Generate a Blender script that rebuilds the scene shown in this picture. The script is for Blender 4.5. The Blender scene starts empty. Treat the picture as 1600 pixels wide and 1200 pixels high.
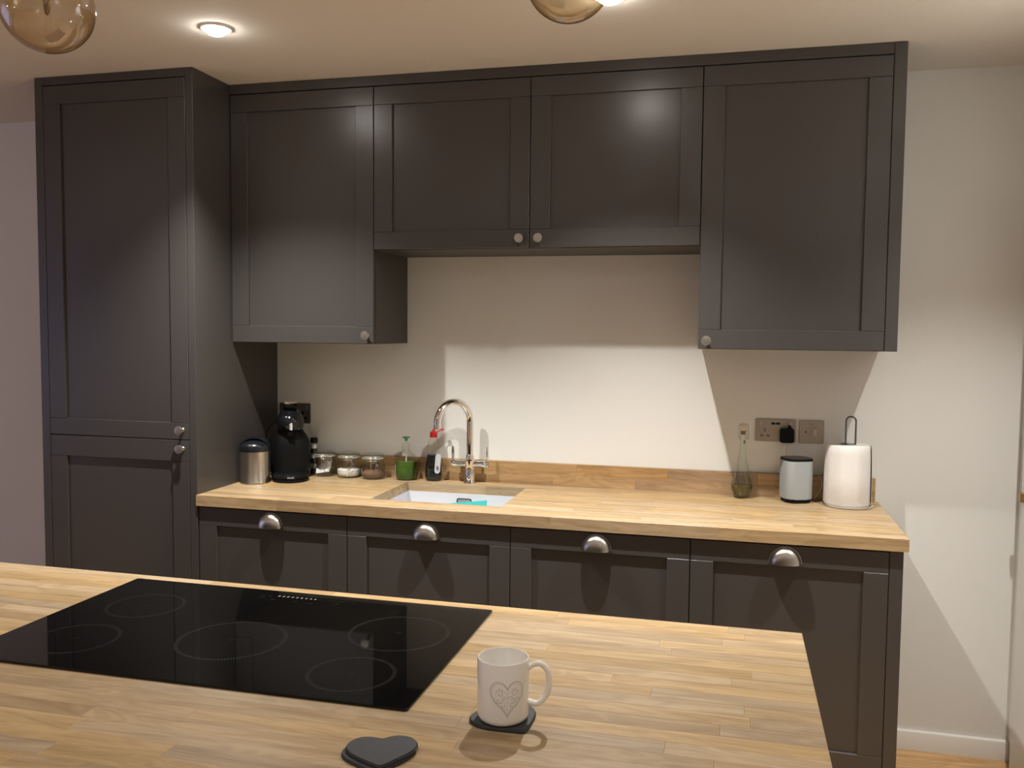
import bpy, bmesh, math, random
from mathutils import Vector, Matrix
PI = math.pi
scene = bpy.context.scene
C = scene.collection

# ------------------------------------------------------------------ camera
cam_data = bpy.data.cameras.new('camera')
cam = bpy.data.objects.new('camera', cam_data)
C.objects.link(cam)
r_ = Vector((0.9699, 0.2435, 0.0096)); u_ = Vector((-0.0244, 0.0577, 0.998)); f_ = Vector((-0.2425, 0.9682, -0.0619))
cam.matrix_world = Matrix(((r_.x, u_.x, -f_.x, 1.8959), (r_.y, u_.y, -f_.y, -3.4095), (r_.z, u_.z, -f_.z, 1.5267), (0, 0, 0, 1)))
cam_data.sensor_width = 36; cam_data.lens = 30.947; cam_data.clip_start = 0.02
scene.camera = cam

# ------------------------------------------------------------------ world, exposure, lamp powers
world = bpy.data.worlds.new('world'); scene.world = world; world.use_nodes = True
world.node_tree.nodes['Background'].inputs[0].default_value = (0.6, 0.7, 1.0, 1)
world.node_tree.nodes['Background'].inputs[1].default_value = 0.02
scene.view_settings.view_transform = 'Standard'; scene.view_settings.look = 'None'
scene.view_settings.exposure = 0.0; scene.view_settings.gamma = 1.0
scene.view_settings.use_curve_mapping = False
LAMP_ROWS = {-0.925: 194.0, -3.2: 44.0, -4.9: 14.0}     # watts of each downlight by row
LAMP_X = (-2.136, -0.91, 0.316, 1.542, 2.72)
LAMP_COLOUR = (1.0, 0.978, 0.935)
BLUE_LIGHT_WATTS = 6.0

# ------------------------------------------------------------------ key dimensions (metres)
ZC = 2.451            # ceiling
YB = 0.012            # back wall plane
XR = 2.888            # right wall plane
U = 0.593             # cabinet unit width
Y_WALLDOOR = -0.343; Y_TALL = -0.583; Y_BASE = -0.580; Y_TOP = -0.5926
Z_TOP = 0.91

# ------------------------------------------------------------------ materials
def new_mat(name):
    m = bpy.data.materials.new(name); m.use_nodes = True
    nt = m.node_tree; b = nt.nodes['Principled BSDF']
    return m, nt, b
def simple(name, col, rough=0.5, metal=0.0, spec=0.5, coat=0.0, bump=0.0, bscale=200, **kw):
    m, nt, b = new_mat(name)
    b.inputs['Base Color'].default_value = (*col, 1); b.inputs['Roughness'].default_value = rough
    b.inputs['Metallic'].default_value = metal; b.inputs['Specular IOR Level'].default_value = spec
    b.inputs['Coat Weight'].default_value = coat
    for k, v in kw.items(): b.inputs[k.replace('_', ' ')].default_value = v
    # faint procedural tone and relief so nothing is perfectly uniform
    tc = nt.nodes.new('ShaderNodeTexCoord'); n = nt.nodes.new('ShaderNodeTexNoise')
    n.inputs['Scale'].default_value = bscale; nt.links.new(tc.outputs['Object'], n.inputs['Vector'])
    if bump:
        bp = nt.nodes.new('ShaderNodeBump'); bp.inputs['Strength'].default_value = bump; bp.inputs['Distance'].default_value = 0.001
        nt.links.new(n.outputs['Fac'], bp.inputs['Height']); nt.links.new(bp.outputs['Normal'], b.inputs['Normal'])
    mx = nt.nodes.new('ShaderNodeMixRGB'); mx.blend_type = 'MULTIPLY'; mx.inputs[0].default_value = 0.06
    mx.inputs[1].default_value = (*col, 1); nt.links.new(n.outputs['Color'], mx.inputs[2]); nt.links.new(mx.outputs[0], b.inputs['Base Color'])
    return m
def brushed(name, col, rough, axis=(1, 1, 60), strength=0.25):
    m, nt, b = new_mat(name)
    b.inputs['Base Color'].default_value = (*col, 1); b.inputs['Metallic'].default_value = 1; b.inputs['Roughness'].default_value = rough
    tc = nt.nodes.new('ShaderNodeTexCoord'); mp = nt.nodes.new('ShaderNodeMapping'); mp.inputs['Scale'].default_value = [a * 30 for a in axis]
    n = nt.nodes.new('ShaderNodeTexNoise'); n.inputs['Scale'].default_value = 2; n.inputs['Detail'].default_value = 4
    bp = nt.nodes.new('ShaderNodeBump'); bp.inputs['Strength'].default_value = strength; bp.inputs['Distance'].default_value = 0.0004
    nt.links.new(tc.outputs['Object'], mp.inputs[0]); nt.links.new(mp.outputs[0], n.inputs['Vector'])
    nt.links.new(n.outputs['Fac'], bp.inputs['Height']); nt.links.new(bp.outputs['Normal'], b.inputs['Normal'])
    return m
def wood(name, dark, light, rough=0.42, grain=1.0, coat=0.0):
    """oak: per-piece tone and grain offset come from each piece's own object colour"""
    m, nt, b = new_mat(name); N = nt.nodes.new; L = nt.links.new
    oi = N('ShaderNodeObjectInfo'); tc = N('ShaderNodeTexCoord'); sep = N('ShaderNodeSeparateColor'); L(oi.outputs['Color'], sep.inputs[0])
    off = N('ShaderNodeVectorMath'); off.operation = 'SCALE'; off.inputs['Scale'].default_value = 37.0; L(oi.outputs['Color'], off.inputs[0])
    add = N('ShaderNodeVectorMath'); add.operation = 'ADD'; L(tc.outputs['Object'], add.inputs[0]); L(off.outputs[0], add.inputs[1])
    mp = N('ShaderNodeMapping'); mp.inputs['Scale'].default_value = (1.3, 16, 16); L(add.outputs[0], mp.inputs[0])
    n1 = N('ShaderNodeTexNoise'); n1.inputs['Scale'].default_value = 3.0; n1.inputs['Detail'].default_value = 6; n1.inputs['Distortion'].default_value = 0.6; L(mp.outputs[0], n1.inputs['Vector'])
    mp2 = N('ShaderNodeMapping'); mp2.inputs['Scale'].default_value = (6, 220, 220); L(add.outputs[0], mp2.inputs[0])
    n2 = N('ShaderNodeTexNoise'); n2.inputs['Scale'].default_value = 2.0; n2.inputs['Detail'].default_value = 3; L(mp2.outputs[0], n2.inputs['Vector'])
    mp3 = N('ShaderNodeMapping'); mp3.inputs['Scale'].default_value = (2.2, 12, 12); L(add.outputs[0], mp3.inputs[0])
    w = N('ShaderNodeTexNoise'); w.inputs['Scale'].default_value = 1.4; w.inputs['Detail'].default_value = 2; w.inputs['Distortion'].default_value = 1.5; L(mp3.outputs[0], w.inputs['Vector'])
    ring = N('ShaderNodeMath'); ring.operation = 'MULTIPLY'; ring.inputs[1].default_value = 34; L(w.outputs['Fac'], ring.inputs[0])
    sn = N('ShaderNodeMath'); sn.operation = 'SINE'; L(ring.outputs[0], sn.inputs[0])
    a1 = N('ShaderNodeMath'); a1.operation = 'MULTIPLY_ADD'; a1.inputs[1].default_value = 0.09 * grain; L(sn.outputs[0], a1.inputs[0]); L(n1.outputs['Fac'], a1.inputs[2])
    a2 = N('ShaderNodeMath'); a2.operation = 'MULTIPLY_ADD'; a2.inputs[1].default_value = 0.30 * grain; L(n2.outputs['Fac'], a2.inputs[0]); L(a1.outputs[0], a2.inputs[2])
    cr = N('ShaderNodeValToRGB'); cr.color_ramp.elements[0].position = 0.36; cr.color_ramp.elements[0].color = (*dark, 1)
    cr.color_ramp.elements[1].position = 0.86; cr.color_ramp.elements[1].color = (*light, 1); L(a2.outputs[0], cr.inputs[0])
    # per-piece tone
    tone = N('ShaderNodeMath'); tone.operation = 'MULTIPLY_ADD'; tone.inputs[1].default_value = 0.26; tone.inputs[2].default_value = 0.84; L(sep.outputs[0], tone.inputs[0])
    mul = N('ShaderNodeVectorMath'); mul.operation = 'SCALE'; L(cr.outputs[0], mul.inputs[0]); L(tone.outputs[0], mul.inputs['Scale'])
    hs = N('ShaderNodeHueSaturation'); sat = N('ShaderNodeMath'); sat.operation = 'MULTIPLY_ADD'; sat.inputs[1].default_value = 0.22; sat.inputs[2].default_value = 0.88; L(sep.outputs[1], sat.inputs[0])
    L(sat.outputs[0], hs.inputs['Saturation']); L(mul.outputs[0], hs.inputs['Color']); L(hs.outputs[0], b.inputs['Base Color'])
    b.inputs['Roughness'].default_value = rough; b.inputs['Coat Weight'].default_value = coat; b.inputs['Coat Roughness'].default_value = 0.3
    bp = N('ShaderNodeBump'); bp.inputs['Strength'].default_value = 0.12; bp.inputs['Distance'].default_value = 0.0006
    L(n2.outputs['Fac'], bp.inputs['Height']); L(bp.outputs['Normal'], b.inputs['Normal'])
    return m
def clear_glass(name, tint, tint_edge, gloss_rough=0.02, ior=1.45, swirl=0.0):
    """thin clear glass: tinted transmission that deepens at grazing angles, plus Fresnel reflection"""
    m = bpy.data.materials.new(name); m.use_nodes = True; nt = m.node_tree; nt.nodes.clear(); N = nt.nodes.new; L = nt.links.new
    out = N('ShaderNodeOutputMaterial'); tr = N('ShaderNodeBsdfTransparent'); gl = N('ShaderNodeBsdfGlossy'); gl.inputs['Roughness'].default_value = gloss_rough
    lw = N('ShaderNodeLayerWeight'); lw.inputs['Blend'].default_value = 0.35; mc = N('ShaderNodeMixRGB'); mc.inputs[1].default_value = (*tint, 1); mc.inputs[2].default_value = (*tint_edge, 1)
    if swirl:  # noise bands in the tint imitate reflections in the globes
        tc = N('ShaderNodeTexCoord'); n = N('ShaderNodeTexNoise'); n.inputs['Scale'].default_value = 9; n.inputs['Distortion'].default_value = 1.2; L(tc.outputs['Object'], n.inputs['Vector'])
        ma = N('ShaderNodeMath'); ma.operation = 'MULTIPLY_ADD'; ma.inputs[1].default_value = swirl; L(n.outputs['Fac'], ma.inputs[0]); L(lw.outputs['Facing'], ma.inputs[2])
        sb = N('ShaderNodeMath'); sb.operation = 'SUBTRACT'; sb.use_clamp = True; sb.inputs[1].default_value = swirl * 0.45; L(ma.outputs[0], sb.inputs[0]); L(sb.outputs[0], mc.inputs[0])
    else:
        L(lw.outputs['Facing'], mc.inputs[0])
    L(mc.outputs[0], tr.inputs[0])
    if swirl:
        nb = N('ShaderNodeTexNoise'); nb.inputs['Scale'].default_value = 14; L(tc.outputs['Object'], nb.inputs['Vector']); bb = N('ShaderNodeBump'); bb.inputs['Strength'].default_value = 0.5; bb.inputs['Distance'].default_value = 0.004
        L(nb.outputs['Fac'], bb.inputs['Height']); L(bb.outputs['Normal'], gl.inputs['Normal'])
    f2 = N('ShaderNodeLayerWeight'); f2.inputs['Blend'].default_value = 0.5; pw = N('ShaderNodeMath'); pw.operation = 'POWER'; pw.inputs[1].default_value = 4.0; L(f2.outputs['Facing'], pw.inputs[0])
    f0 = ((ior - 1) / (ior + 1)) ** 2; fr = N('ShaderNodeMath'); fr.operation = 'MULTIPLY_ADD'; fr.inputs[1].default_value = 0.85; fr.inputs[2].default_value = f0; L(pw.outputs[0], fr.inputs[0]); mx = N('ShaderNodeMixShader')
    L(fr.outputs[0], mx.inputs[0]); L(tr.outputs[0], mx.inputs[1]); L(gl.outputs[0], mx.inputs[2]); L(mx.outputs[0], out.inputs[0])
    return m
def emissive(name, col, strength):
    m, nt, b = new_mat(name); b.inputs['Base Color'].default_value = (1, 1, 1, 1)
    b.inputs['Emission Color'].default_value = (*col, 1); b.inputs['Emission Strength'].default_value = strength
    return m

M = dict(
    wall=simple('wall_paint', (0.775, 0.768, 0.728), 0.72, spec=0.3, bump=0.15, bscale=180),
    ceiling=simple('ceiling_paint', (0.80, 0.77, 0.72), 0.9, spec=0.2, bump=0.1, bscale=150),
    white=simple('white_gloss_paint', (0.80, 0.77, 0.72), 0.3),
    cab=simple('graphite_cabinet_paint', (0.057, 0.052, 0.048), 0.30, spec=0.5, bump=0.05, bscale=900),
    carcass=simple('graphite_board', (0.057, 0.052, 0.048), 0.5, bscale=500),
    oak=wood('oak_worktop', (0.290, 0.188, 0.088), (0.455, 0.320, 0.172), 0.38, coat=0.12),
    oak2=wood('oak_upstand', (0.30, 0.175, 0.075), (0.48, 0.305, 0.145), 0.42),
    floor=wood('oak_floor', (0.36, 0.20, 0.085), (0.60, 0.38, 0.19), 0.45, 0.8),
    nickel=brushed('brushed_nickel', (0.50, 0.48, 0.44), 0.24, (60, 1, 1), 0.35),
    knob=brushed('satin_nickel_knob', (0.50, 0.48, 0.44), 0.34, (8, 8, 8), 0.1),
    steel=brushed('brushed_steel', (0.66, 0.60, 0.52), 0.26, (1, 1, 40), 0.15),
    plate=brushed('brushed_steel_plate', (0.40, 0.37, 0.32), 0.42, (1, 1, 50), 0.1),
    shadedplate=brushed('shaded_steel_plate', (0.26, 0.225, 0.205), 0.42, (1, 1, 50), 0.1),  # same brushed steel, with the corner's shade put into its colour
    chrome=simple('chrome', (0.86, 0.84, 0.80), 0.05, metal=1.0),
    brass=simple('brass', (0.45, 0.33, 0.14), 0.3, metal=1.0),
    black=simple('black_plastic', (0.004, 0.004, 0.004), 0.5, spec=0.16, bump=0.02),
    blackgloss=simple('black_gloss_plastic', (0.006, 0.007, 0.008), 0.12),
    lid=simple('blue_black_lid', (0.009, 0.010, 0.013), 0.25),
    hob=simple('black_glass', (0.003, 0.003, 0.003), 0.03, spec=0.30),
    mark=simple('hob_marking', (0.008, 0.008, 0.008), 0.25),
    markw=simple('hob_marking_pale', (0.30, 0.28, 0.25), 0.4),
    ceramic=simple('white_ceramic', (0.64, 0.64, 0.68), 0.12),
    mug=simple('mug_porcelain', (0.88, 0.85, 0.79), 0.10, coat=0.3),
    print=simple('grey_print', (0.52, 0.49, 0.44), 0.3),
    slate=simple('slate', (0.040, 0.042, 0.045), 0.6, bump=0.9, bscale=90),
    slate_dark=simple('slate_split_edge', (0.022, 0.022, 0.024), 0.75, bump=1.0, bscale=300),
    speaker=simple('grey_speaker_fabric', (0.32, 0.34, 0.34), 0.75, bump=0.4, bscale=1500),
    paper=simple('kitchen_paper', (0.76, 0.74, 0.70), 0.9, bump=0.7, bscale=160),
    turq=simple('turquoise_plastic', (0.06, 0.52, 0.49), 0.4),
    red=simple('red_plastic', (0.60, 0.015, 0.02), 0.3),
    green=simple('green_plastic', (0.03, 0.22, 0.10), 0.3),
    greenliq=simple('green_soap', (0.085, 0.175, 0.022), 0.15, Transmission_Weight=0.35, IOR=1.33),
    darkliq=simple('dark_soap', (0.006, 0.009, 0.010), 0.1),
    oil=simple('olive_oil', (0.12, 0.085, 0.006), 0.08, Transmission_Weight=0.35, IOR=1.4),
    sugar=simple('white_sugar', (0.86, 0.84, 0.82), 0.9, bump=1.0, bscale=1200),
    cocoa=simple('brown_powder', (0.17, 0.085, 0.055), 0.95, bump=1.0, bscale=900),
    foil=simple('silver_foil', (0.84, 0.83, 0.86), 0.4, metal=0.1),
    label=simple('pale_label', (0.55, 0.56, 0.58), 0.4),
    labeldark=simple('label_ink', (0.16, 0.17, 0.18), 0.4),
    cork=simple('cream_stopper', (0.62, 0.56, 0.46), 0.4),
    rust=simple('brown_seal', (0.25, 0.13, 0.06), 0.5),
    rubber=simple('clear_seal', (0.70, 0.70, 0.66), 0.4),
    wire=simple('wire', (0.55, 0.52, 0.46), 0.2, metal=1.0),
    darkwire=simple('dark_wire', (0.22, 0.21, 0.20), 0.2, metal=1.0),
    glass=clear_glass('clear_glass', (0.98, 0.99, 0.98), (0.78, 0.82, 0.77), 0.03, 1.9),
    bottleglass=clear_glass('pale_green_glass', (0.94, 0.97, 0.94), (0.74, 0.82, 0.75), 0.04, 1.8),
    plasticclear=clear_glass('clear_plastic', (0.975, 0.975, 0.96), (0.82, 0.82, 0.78), 0.06),
    amber=clear_glass('amber_glass', (0.98, 0.93, 0.82), (0.66, 0.50, 0.28), 0.01, 2.1, 1.0),
    bulb=emissive('downlight_lens', (1.0, 0.95, 0.88), 95.0),
    filament=simple('bulb_holder', (0.30, 0.18, 0.07), 0.25, metal=0.8),
    blueglow=emissive('blue_glow_glass', (0.45, 0.52, 1.0), 1.2),
)

# ------------------------------------------------------------------ helpers
def finish(bm, smooth):
    bmesh.ops.recalc_face_normals(bm, faces=bm.faces)
    me = bpy.data.meshes.new('m'); bm.to_mesh(me); bm.free()
    if smooth:
        me.polygons.foreach_set('use_smooth', [True] * len(me.polygons)); me.set_sharp_from_angle(angle=math.radians(smooth))
    return me
def obj(name, bm, mat, parent=None, smooth=40, **props):
    me = bm if isinstance(bm, bpy.types.Mesh) else finish(bm, smooth)
    me.name = name
    if not me.materials: me.materials.append(M[mat] if isinstance(mat, str) else mat)
    o = bpy.data.objects.new(name, me); C.objects.link(o)
    if parent: o.parent = parent
    for k, v in props.items(): o[k] = v
    return o
def thing(name, label, cat, loc=(0, 0, 0), rz=0, group=None):
    o = bpy.data.objects.new(name, None); C.objects.link(o); o.empty_display_size = 0.05
    o.location = loc; o.rotation_euler = (0, 0, rz); o['label'] = label; o['category'] = cat
    if group: o['group'] = group
    return o
def tag(o, label, cat, group=None, kind=None):
    o['label'] = label; o['category'] = cat
    if group: o['group'] = group
    if kind: o['kind'] = kind
    return o
def struct(name, bm, mat, **k):
    o = obj(name, bm, mat, **k); o['kind'] = 'structure'; return o
def B(): return bmesh.new()
def box(bm, x0, x1, y0, y1, z0, z1, bev=0.0, seg=1):
    vs = [bm.verts.new((x, y, z)) for x in (x0, x1) for y in (y0, y1) for z in (z0, z1)]
    fs = [(0, 1, 3, 2), (4, 6, 7, 5), (0, 4, 5, 1), (2, 3, 7, 6), (0, 2, 6, 4), (1, 5, 7, 3)]
    faces = [bm.faces.new([vs[i] for i in f]) for f in fs]
    if bev:
        es = {e for f in faces for e in f.edges}
        bmesh.ops.bevel(bm, geom=list(es), offset=bev, segments=seg, affect='EDGES', profile=0.5)
    return bm
def lathe(bm, prof, seg=40, c=(0, 0, 0), sx=1.0, sy=1.0, cap=True):
    rings = []
    for r, z in prof:
        if r < 1e-6: rings.append([bm.verts.new((c[0], c[1], c[2] + z))])
        else: rings.append([bm.verts.new((c[0] + sx * r * math.cos(2 * PI * i / seg), c[1] + sy * r * math.sin(2 * PI * i / seg), c[2] + z)) for i in range(seg)])
    for a, b in zip(rings, rings[1:]):
        for i in range(seg):
            j = (i + 1) % seg
            if len(a) == 1 and len(b) == 1: continue
            if len(a) == 1: bm.faces.new((a[0], b[i], b[j]))
            elif len(b) == 1: bm.faces.new((a[i], a[j], b[0]))
            else: bm.faces.new((a[i], a[j], b[j], b[i]))
    if cap:
        for rg in (rings[0], rings[-1]):
            if len(rg) > 1: bm.faces.new(rg)
    return bm
def tube(bm, pts, r, seg=10, closed=False, cap=True):
    P = [Vector(p) for p in pts]; n = len(P); rings = []
    rad = r if isinstance(r, (list, tuple)) else [r] * n
    up = None
    for i, p in enumerate(P):
        t = (P[(i + 1) % n] - P[i - 1]) if closed else (P[min(i + 1, n - 1)] - P[max(i - 1, 0)])
        t.normalize()
        if up is None: up = Vector((0, 0, 1)) if abs(t.z) < 0.9 else Vector((1, 0, 0))
        a = t.cross(up).normalized(); b = a.cross(t).normalized(); up = b
        rings.append([bm.verts.new(p + rad[i] * (math.cos(2 * PI * k / seg) * a + math.sin(2 * PI * k / seg) * b)) for k in range(seg)])
    m = n if closed else n - 1
    for i in range(m):
        A, Bq = rings[i], rings[(i + 1) % n]
        for k in range(seg):
            l = (k + 1) % seg
            bm.faces.new((A[k], A[l], Bq[l], Bq[k]))
    if not closed and cap: bm.faces.new(rings[0]); bm.faces.new(rings[-1])
    return bm
def spline(pts, n=8):
    P = [Vector(p) for p in pts]; P = [2 * P[0] - P[1]] + P + [2 * P[-1] - P[-2]]; out = []
    for i in range(1, len(P) - 2):
        for k in range(n):
            t = k / n
            out.append(0.5 * (2 * P[i] + (P[i + 1] - P[i - 1]) * t + (2 * P[i - 1] - 5 * P[i] + 4 * P[i + 1] - P[i + 2]) * t * t + (3 * P[i] - P[i - 1] - 3 * P[i + 1] + P[i + 2]) * t ** 3))
    out.append(P[-2]); return out
def prism(bm, outline, z0, z1, bev=0.0, seg=2, M4=None):
    lo = [bm.verts.new((x, y, z0)) for x, y in outline]; hi = [bm.verts.new((x, y, z1)) for x, y in outline]; n = len(lo)
    fs = [bm.faces.new(lo[::-1]), bm.faces.new(hi)]
    for i in range(n): bm.faces.new((lo[i], lo[(i + 1) % n], hi[(i + 1) % n], hi[i]))
    if bev:
        bmesh.ops.bevel(bm, geom=list({e for f in fs for e in f.edges}), offset=bev, segments=seg, affect='EDGES', profile=0.5)
    return bm
def rrect(x0, x1, y0, y1, r, n=6):
    o = []
    for cx, cy, a in ((x1 - r, y1 - r, 0), (x0 + r, y1 - r, PI / 2), (x0 + r, y0 + r, PI), (x1 - r, y0 + r, 1.5 * PI)):
        for k in range(n + 1):
            t = a + PI / 2 * k / n; o.append((cx + r * math.cos(t), cy + r * math.sin(t)))
    return o
def xform(bm, M4): bmesh.ops.transform(bm, matrix=M4, verts=bm.verts); return bm
TO_FRONT = Matrix.Rotation(PI / 2, 4, 'X')      # local +z -> world -y (towards the room), local y -> z

# ------------------------------------------------------------------ the room
XL, YN = -4.2, -6.6
FX0, FX1 = XL, 3.6
struct('wall_back', box(B(), XL - 0.1, XR + 0.012, YB, YB + 0.12, 0, ZC), 'wall', smooth=0)
struct('wall_near', box(B(), XL - 0.1, XR + 0.1, YN - 0.12, YN, 0, ZC), 'wall', smooth=0)
wl = B()
box(wl, XL - 0.1, XL, YN, -4.6, 0, ZC); box(wl, XL - 0.1, XL, -1.6, YB, 0, ZC); box(wl, XL - 0.1, XL, -4.6, -1.6, 0, 0.5); box(wl, XL - 0.1, XL, -4.6, -1.6, 2.1, ZC)
struct('wall_left', wl, 'wall', smooth=0)
struct('wall_right', box(B(), XR, XR + 0.12, YN, YB, 0, ZC), 'wall', smooth=0)
struct('ceiling', box(B(), XL - 0.1, XR + 0.1, YN - 0.1, YB + 0.1, ZC, ZC + 0.1), 'ceiling', smooth=0)
fl = struct('floor', box(B(), XL - 0.1, XR + 0.1, YN - 0.1, YB + 0.1, -0.06, -0.012), 'rust', smooth=0)
random.seed(5)
meshes = {}
def plank_mesh(key, L, W, z0, z1, ch, mat):
    k = (key, round(L, 4), round(W, 4), round(z0, 4), round(z1, 4))
    if k not in meshes:
        b = bm_ = B(); l, w = L / 2, W / 2
        v = [bm_.verts.new(p) for p in ((-l, -w, z0), (l, -w, z0), (l, w, z0), (-l, w, z0), (-l, -w, z1 - ch), (l, -w, z1 - ch), (l, w, z1 - ch), (-l, w, z1 - ch),
             (-l + ch, -w + ch, z1), (l - ch, -w + ch, z1), (l - ch, w - ch, z1), (-l + ch, w - ch, z1))]
        for f in ((3, 2, 1, 0), (8, 9, 10, 11), (0, 1, 5, 4), (1, 2, 6, 5), (2, 3, 7, 6), (3, 0, 4, 7), (4, 5, 9, 8), (5, 6, 10, 9), (6, 7, 11, 10), (7, 4, 8, 11)):
            bm_.faces.new([v[i] for i in f])
        me = finish(bm_, 0); me.name = key; me.materials.append(M[mat]); meshes[k] = me
    return meshes[k]
def piece(name, key, x0, x1, y0, y1, z0, z1, ch, mat, parent, rnd=random):
    me = plank_mesh(key, x1 - x0, y1 - y0, 0, z1 - z0, ch, mat)
    o = bpy.data.objects.new(name, me); C.objects.link(o); o.location = ((x0 + x1) / 2, (y0 + y1) / 2, z0)
    o.color = (rnd.random(), rnd.random(), rnd.random(), 1); o.parent = parent
    return o
# floor planks (each one a piece of the floor)
y = YB; row = 0
while y > YN:
    w = 0.19; x = XL - random.choice((0, 0.3, 0.6, 0.9))
    while x < XR:
        x1 = x + 1.2; a, b_ = max(x, XL), min(x1, XR)
        if b_ - a > 0.05: piece('plank', 'plank', a + 0.0005, b_ - 0.0005, max(y - w, YN) + 0.0005, y - 0.0005, -0.012, 0.0, 0.001, 'floor', fl)
        x = x1
    y -= w
# skirting boards
def skirt(name, x0, x1, y0, y1, face):
    bm_ = B(); h = 0.0707; t = 0.016
    prof = [(0, 0), (-t, 0), (-t, h - 0.006), (-t + 0.002, h - 0.002), (-t + 0.006, h), (0, h)]
    if face == 'x':
        a = [bm_.verts.new((x0, y0 + p, z)) for p, z in prof]; b2 = [bm_.verts.new((x1, y0 + p, z)) for p, z in prof]
    elif face == 'r':
        a = [bm_.verts.new((x0 + p, y0, z)) for p, z in prof]; b2 = [bm_.verts.new((x0 + p, y1, z)) for p, z in prof]
    else:
        a = [bm_.verts.new((x0 - p, y0, z)) for p, z in prof]; b2 = [bm_.verts.new((x0 - p, y1, z)) for p, z in prof]
    n = len(prof); bm_.faces.new(a); bm_.faces.new(b2[::-1])
    for i in range(n): bm_.faces.new((a[i], a[(i + 1) % n], b2[(i + 1) % n], b2[i]))
    return struct(name, bm_, 'white', smooth=30)
skirt('baseboard_back', 2.413, XR - 0.001, YB, YB, 'x')
skirt('baseboard_back', XL, -0.675, YB, YB, 'x')
skirt('baseboard_left', XL, XL, YN, YB, 'l')
# open door leaf against the right wall, with brass latch and lever
door = struct('door_1', box(B(), 2.858, 2.884, -0.875, -0.113, 0.006, 1.98, 0.002), 'white', smooth=0)
lt = B(); box(lt, 2.864, 2.878, -0.113, -0.103, 0.962, 0.990, 0.001); obj('latch', lt, 'brass', door)
lv = B(); box(lv, 2.845, 2.858, -0.152, -0.128, 0.962, 0.994, 0.002); obj('door_handle', lv, 'brass', door, smooth=0)
for z in (0.35, 1.7):
    h_ = B(); tube(h_, [(2.856, -0.882, z - 0.05), (2.856, -0.882, z + 0.05)], 0.007, 10); obj('hinge', h_, 'brass', door)
# unseen window in the left wall, added for the bluish light there
wf = B()
for a, b_, c, d in ((-4.6, -4.54, 0.5, 2.1), (-1.66, -1.6, 0.5, 2.1), (-3.13, -3.07, 0.5, 2.1), (-4.6, -1.6, 0.5, 0.56), (-4.6, -1.6, 2.04, 2.1)):
    box(wf, XL - 0.08, XL - 0.02, a, b_, c, d, 0.004)
win = struct('added_window_1', wf, 'white', smooth=0)
for a, b_ in ((-4.54, -3.13), (-3.07, -1.66)):
    obj('pane', box(B(), XL - 0.055, XL - 0.045, a, b_, 0.56, 2.04), 'blueglow', win, smooth=0)
ld = bpy.data.lights.new('added_blue_light', 'AREA'); ld.shape = 'RECTANGLE'; ld.size = 2.9; ld.size_y = 1.5; ld.energy = BLUE_LIGHT_WATTS; ld.color = (0.50, 0.55, 1.0)  # added area light, out of view, for the bluish tone at left
lo = bpy.data.objects.new('added_blue_light', ld); C.objects.link(lo); lo.location = (XL + 0.01, -3.1, 1.3); lo.rotation_euler = (0, -PI / 2, 0)

# ------------------------------------------------------------------ ceiling downlights
def downlight(x, y, watts, label):
    t = thing('downlight', label, 'light', (x, y, ZC), group='ceiling downlights')
    bz = B(); lathe(bz, [(0.045, -0.0005), (0.047, -0.005), (0.042, -0.006), (0.037, -0.002), (0.037, -0.0005)], 40, cap=False); obj('bezel', bz, 'white', t)
    ln = B(); lathe(ln, [(0, -0.024), (0.012, -0.0228), (0.022, -0.0195), (0.030, -0.0135), (0.035, -0.007), (0.036, -0.001)], 40, cap=False); obj('lens', ln, 'bulb', t)  # domed downwards to suggest the lamp's round bloom
    l = bpy.data.lights.new('lamp', 'SPOT'); l.energy = watts; l.color = LAMP_COLOUR; l.spot_size = math.radians(106); l.spot_blend = 1.0; l.shadow_soft_size = 0.016
    o = bpy.data.objects.new('lamp', l); C.objects.link(o); o.parent = t; o.location = (0, 0, -0.048)
names = {(0.316, -0.925): 'glowing recessed ceiling downlight above the left wall cabinet beside the amber globe',
         (1.542, -0.925): 'glowing recessed ceiling downlight at the top edge right of the amber globe'}
for yy, wt in LAMP_ROWS.items():
    for xx in LAMP_X:
        if yy > -1 and xx < 0: continue
        w_ = wt * (0.6 if (yy > -1 and xx > 2) else 3.0 if (xx < -2 and yy > -4) else 1.4 if xx < 0 else 1.0)
        downlight(xx, yy, w_, names.get((xx, yy), 'recessed ceiling downlight out of view, ' + ('front row, ' if yy > -1 else 'middle row, ' if yy > -4 else 'rearmost row, ') + ('far left', 'left of the tall cabinet', 'over the hob side', 'over the mug side', 'beside the right wall')[LAMP_X.index(xx)]))

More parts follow.
